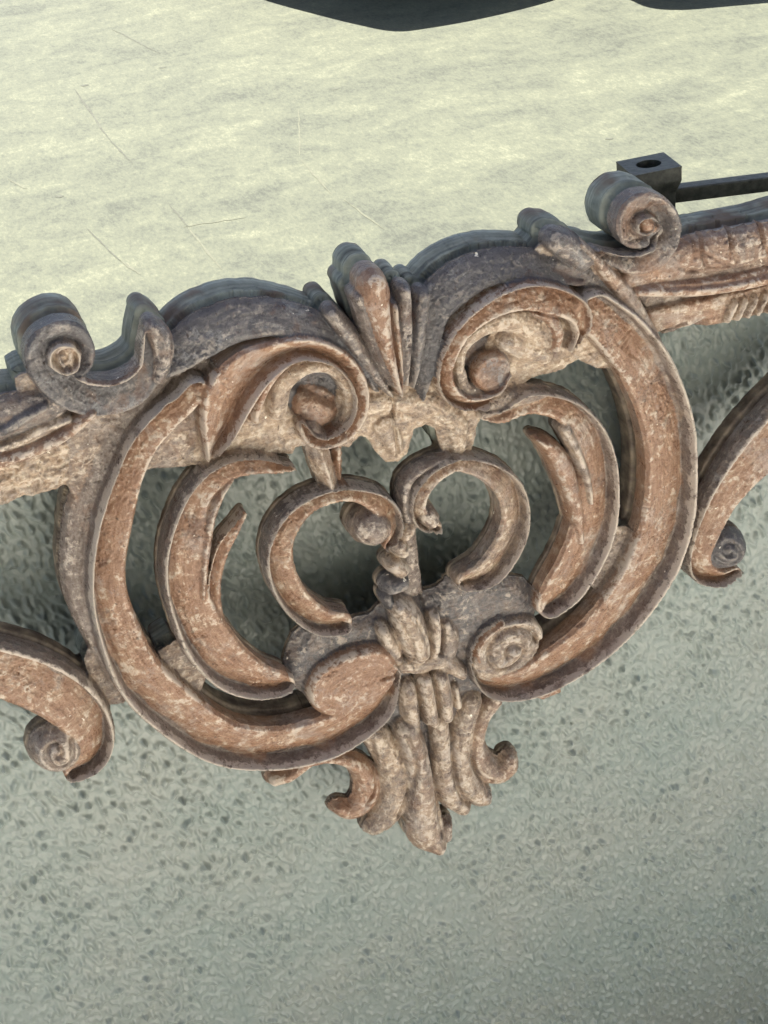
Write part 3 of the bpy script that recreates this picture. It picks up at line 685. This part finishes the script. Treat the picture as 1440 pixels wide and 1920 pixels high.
# smoothed outward normal at rim vertices
sgx, sgy = np.gradient(blur(np.clip(SDF, -12, 12), 3), STEP)
OX, OY = sgx.ravel(), sgy.ravel(); on = np.maximum(np.hypot(OX, OY), 1e-6); OX, OY = OX / on, OY / on
FRONT_BACK = -14.0; GROOVE_END = -40.0; BACK = -106.0
rimz = np.minimum(Hf - 3, FRONT_BACK)

def add_attr(me, name, arr, typ):
    a = me.attributes.new(name, typ, 'POINT')
    if typ == 'FLOAT_COLOR':
        arr = arr if arr.shape[1] == 4 else np.concatenate([arr, np.ones((len(arr), 1))], 1); a.data.foreach_set('color', arr.astype(np.float32).ravel())
    else: a.data.foreach_set('vector', arr.astype(np.float32).ravel())

carving = empty('wood_carving', (0, 0, 0), 'openwork carved wood crest of C scrolls and leaves with peeling gilt', 'wood carving')
# merge labels of one motif where a part is built from several strokes
for k in range(len(NAMES)):
    name = NAMES[k][0]
    sel = QL == k
    if sel.sum() < 3: continue
    F = Q[sel]
    be = BE[BL == k]
    vid, fi = np.unique(F, return_inverse=True); fi = fi.reshape(F.shape)
    V = np.stack([PXf[vid], -Hf[vid], PYf[vid]], -1); N = Nf[vid].copy(); Tt = Tf[vid]; Fl = Ff[vid]
    faces = [fi]
    if len(be):
        wid, wi = np.unique(be, return_inverse=True); wi = wi.reshape(be.shape)
        n0 = len(V); nw = len(wid)
        z1 = np.minimum(Hf[wid] - 3, FRONT_BACK)
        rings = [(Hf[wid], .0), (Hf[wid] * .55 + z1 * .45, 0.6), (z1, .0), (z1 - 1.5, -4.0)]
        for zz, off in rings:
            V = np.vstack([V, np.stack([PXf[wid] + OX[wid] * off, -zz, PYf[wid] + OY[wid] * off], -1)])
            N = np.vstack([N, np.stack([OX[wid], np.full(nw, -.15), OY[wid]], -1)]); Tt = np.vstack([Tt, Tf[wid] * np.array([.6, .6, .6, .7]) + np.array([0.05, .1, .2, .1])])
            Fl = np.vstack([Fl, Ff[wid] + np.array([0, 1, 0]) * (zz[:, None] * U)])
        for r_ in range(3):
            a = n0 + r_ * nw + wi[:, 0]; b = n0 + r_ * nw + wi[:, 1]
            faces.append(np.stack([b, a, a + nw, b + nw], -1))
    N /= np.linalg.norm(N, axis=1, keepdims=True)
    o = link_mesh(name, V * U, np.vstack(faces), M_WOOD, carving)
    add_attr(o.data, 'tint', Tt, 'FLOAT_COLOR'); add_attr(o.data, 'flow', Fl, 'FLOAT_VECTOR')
    o.data.normals_split_custom_set_from_vertices(N.tolist())
# the second, thicker board behind: its edge shows as a grey band above the crest
wid, wi = np.unique(BE, return_inverse=True); wi = wi.reshape(BE.shape); nw = len(wid)
D = DEPf[wid]
upf = sm(-.15, .45, OY[wid] * .85 - OX[wid] * .35) * sm(-88, -102, D)
ins = -4 - 13 * upf
z1 = np.minimum(Hf[wid] - 3, FRONT_BACK) - 1.5
D = np.minimum(D, z1 - 6)
def fr(t): return z1 + (D - z1) * t
rings = [(z1, -4 + 0 * upf), (fr(.03), ins), (fr(.27), ins), (fr(.29), -1 + 0 * upf), (fr(.33), 2.0 + 0 * upf),
         (fr(.52), 0.5 - 2.5 * upf), (fr(.61), 1.5 + 0 * upf), (fr(.8), 2 + 0 * upf), (fr(.96), 1.5 + 0 * upf), (D, -2 + 0 * upf)]
V = np.zeros((0, 3))
for zz, off in rings:
    wob = .8 * vnoise(PXf[wid] / 14, PYf[wid] / 14 + zz / 9, 77)
    V = np.vstack([V, np.stack([PXf[wid] + OX[wid] * (off + wob), -zz, PYf[wid] + OY[wid] * (off + wob)], -1)])
faces = []
for r_ in range(len(rings) - 1):
    a = r_ * nw + wi[:, 0]; b = r_ * nw + wi[:, 1]
    faces.append(np.stack([b, a, a + nw, b + nw], -1))
vid, fi = np.unique(Q, return_inverse=True); fi = fi.reshape(Q.shape)
n0 = len(V); V = np.vstack([V, np.stack([PXf[vid], -np.minimum(DEPf[vid], np.minimum(Hf[vid] - 3, FRONT_BACK) - 8), PYf[vid]], -1)])
faces.append(n0 + fi[:, ::-1])
ob = link_mesh('backing_board', V * U, np.vstack(faces), M_EDGE, carving)
wd_ = np.concatenate([np.tile(sm(-104, -84, DEPf[wid]), len(rings)), sm(-104, -84, DEPf[vid])])
add_attr(ob.data, 'tint', np.stack([wd_] * 3, -1), 'FLOAT_COLOR')

# ------------------------------------------------------------------ hammered panel behind the carving
PY0 = 178.0
ptop = at_depth(720, 672, PY0)[2]
pz0 = GROUND_Z / U
pu0, pu1 = at_depth(-560, 1600, PY0)[0], at_depth(1900, 900, PY0)[0]
pz0 = GROUND_Z / U
ps = 2.7
nu = int((pu1 - pu0) / ps); nwv = int((ptop - pz0) / ps)
a = pu0 + ps * np.arange(nu); b = ptop - ps * np.arange(nwv)
A = a[:, None] + 0 * b[None]; B = b[None] + 0 * A
def gfield(su, sv, lean, seed):     # smooth random field with grains su by sv units, leaning over
    f = np.fft.rfft2(np.random.default_rng(seed).standard_normal(A.shape))
    ku = 2 * np.pi * np.fft.fftfreq(A.shape[0], ps)[:, None]; kv = 2 * np.pi * np.fft.rfftfreq(A.shape[1], ps)[None]
    c_, s_ = math.cos(lean), math.sin(lean)
    k1, k2 = ku * c_ - kv * s_, ku * s_ + kv * c_
    q = (k1 * su) ** 2 + (k2 * sv) ** 2
    z = np.fft.irfft2(f * np.exp(-.5 * q) * (q + .15), s=A.shape)
    return z / z.std()
g1 = gfield(5.2, 8.8, .30, 31); g2 = gfield(3.4, 5.2, .2, 35); g3 = gfield(3.6, 5.5, .3, 39)
n3 = fbm(A / 160, B / 160, 37, 2)
area = .85 + .5 * fbm(A / 110, B / 110, 43, 2)
dispz = area * (4.9 * (np.logaddexp(0, 2.4 * g1) / 2.4) + .7 * g2) - 8 * np.clip(g3 - 2.6, 0, 1.0) + 3 * n3
V = np.stack([A, PY0 - dispz, B], -1).reshape(-1, 3)
id2 = np.arange(nu * nwv).reshape(nu, nwv)
F = np.stack([id2[:-1, :-1], id2[:-1, 1:], id2[1:, 1:], id2[1:, :-1]], -1).reshape(-1, 4)
panel = empty('wall_panel', (0, PY0 * U, GROUND_Z), 'rough grey green painted panel standing behind the carved crest', 'panel')
f = link_mesh('painted_face', V * U - np.array([0, PY0 * U, GROUND_Z]), F, M_PANEL, panel)
box('core', (pu0 * U, .003, 0), (pu1 * U, .022, ptop * U - GROUND_Z - .002), M_PANEL, panel)

# ------------------------------------------------------------------ black iron bar with a square socket at its end
YB = 182.0
p = at_depth(1182, 331, YB); p2 = at_depth(1280, 314, YB)
bw = (p2[0] - p[0]) ; bd_ = 88.0; zt = p[2]
bar = empty('iron_bar', (p[0] * U, YB * U, zt * U), 'black iron bar ending in a square socket behind the right corner scroll', 'iron bar')
bar.rotation_euler.z = math.radians(-5)
SB = ptop - zt
def loft(name, secs, mat, parent, bevel=.0006, cap_top=True):
    v = []; f = []
    for (x0, x1, y0, y1, z) in secs: v += [(x0, y0, z), (x1, y0, z), (x1, y1, z), (x0, y1, z)]
    for i in range(len(secs) - 1):
        for k in range(4):
            q = (k + 1) % 4; f.append((4 * i + k, 4 * i + q, 4 * i + 4 + q, 4 * i + 4 + k))
    f.append((0, 3, 2, 1))
    n = 4 * (len(secs) - 1)
    if cap_top: f.append((n, n + 1, n + 2, n + 3))
    return poly(name, v, f, mat, parent, bevel)
cx, cy = bw / 2, bd_ / 2
def sec(hx, hy, z): return ((cx - hx) * U, (cx + hx) * U, (cy - hy) * U, (cy + hy) * U, z * U)
loft('socket', [sec(40, 36, SB), sec(40, 36, -62), sec(41, 37, -52), sec(46, 41, -40), sec(50, 44, -28), sec(50, 44, -6), sec(50, 44, -2)], M_IRON, bar, cap_top=False)
# top plate with a real round hole
nseg = 32; sq = []
for k in range(nseg):
    t = 2 * math.pi * k / nseg; c, s_ = math.cos(t), math.sin(t); r_ = 1 / max(abs(c), abs(s_))
    sq.append((cx + 50 * c * r_, cy + 44 * s_ * r_))
v = []; f = []
for z in (0,): v += [(x * U, y * U, z) for x, y in sq]
v += [((cx + 25 * math.cos(2 * math.pi * k / nseg)) * U, (cy + 21 * math.sin(2 * math.pi * k / nseg)) * U, 0) for k in range(nseg)]
v += [((cx + 25 * math.cos(2 * math.pi * k / nseg)) * U, (cy + 21 * math.sin(2 * math.pi * k / nseg)) * U, -40 * U) for k in range(nseg)]
v += [(x * U, y * U, -3 * U) for x, y in sq]
for k in range(nseg):
    q = (k + 1) % nseg
    f += [(k, q, nseg + q, nseg + k), (nseg + k, nseg + q, 2 * nseg + q, 2 * nseg + k), (3 * nseg + k, 3 * nseg + q, q, k)]
f.append(tuple(range(2 * nseg, 3 * nseg)))
poly('socket_cap', v, f, M_IRON, bar)
# the bar
q1 = at_depth(1285, 353, YB + 40); zb = q1[2] - zt
bb = [(bw * .82, -19), (2200, -19)]
rod = box('rod', (0, -15 * U, -16 * U), (440 * U, 15 * U, 14 * U), M_IRON, bar, .0009)
rod.location = (bw * .9 * U, cy * U, (zb - 1) * U); rod.rotation_euler.z = math.radians(-11)

# ------------------------------------------------------------------ added unseen table, shaped to cast the wavy shadow at the top edge
TZ = 0.34
def shadow_src(px, py):           # ground point of the shadow edge -> point at height TZ above ground on the same sun ray
    g_ = at_z(px, py, GROUND_Z / U) * U
    return Vector(g_) + sdir * (TZ / sdir.z)
edge = catmull(np.array([(300, -60, 0), (420, -28, 0), (500, 0, 0), (580, 22, 0), (660, 42, 0), (735, 56, 0), (800, 50, 0), (900, 32, 0), (1000, 8, 0), (1060, -10, 0), (1112, -26, 0), (1165, -8, 0), (1210, 11, 0),
                         (1270, 16, 0), (1350, 10, 0), (1440, 2, 0), (1560, -10, 0), (1700, -40, 0)]), 5)
ep = [shadow_src(x, y) for x, y, _ in edge]
c0 = ep[len(ep) // 2]
tb = empty('shadow_table', (c0.x, c0.y, GROUND_Z), 'added low dark table with a wavy edge, unseen, placed to cast its shadow', 'table')
loc = [(q.x - c0.x, q.y - c0.y) for q in ep]
back = [(loc[-1][0] + .2, loc[-1][1] + 1.6), (loc[0][0] - .2, loc[0][1] + 1.6)]
ol = loc + back; n = len(ol)
v = [(x, y, TZ) for x, y in ol] + [(x, y, TZ + .03) for x, y in ol]
f = [tuple(range(n))[::-1], tuple(range(n, 2 * n))] + [(k, (k + 1) % n, n + (k + 1) % n, n + k) for k in range(n)]
poly('shadow_tabletop', v, f, M_SHADOW_TABLE, tb)
xs = [q[0] for q in loc]
for x, y in ((min(xs) + .2, 1.4), (max(xs) - .2, 1.4), (min(xs) + .3, .9), (max(xs) - .3, .9)):
    box('leg', (x - .03, y - .03, 0), (x + .03, y + .03, TZ - .002), M_SHADOW_TABLE, tb)
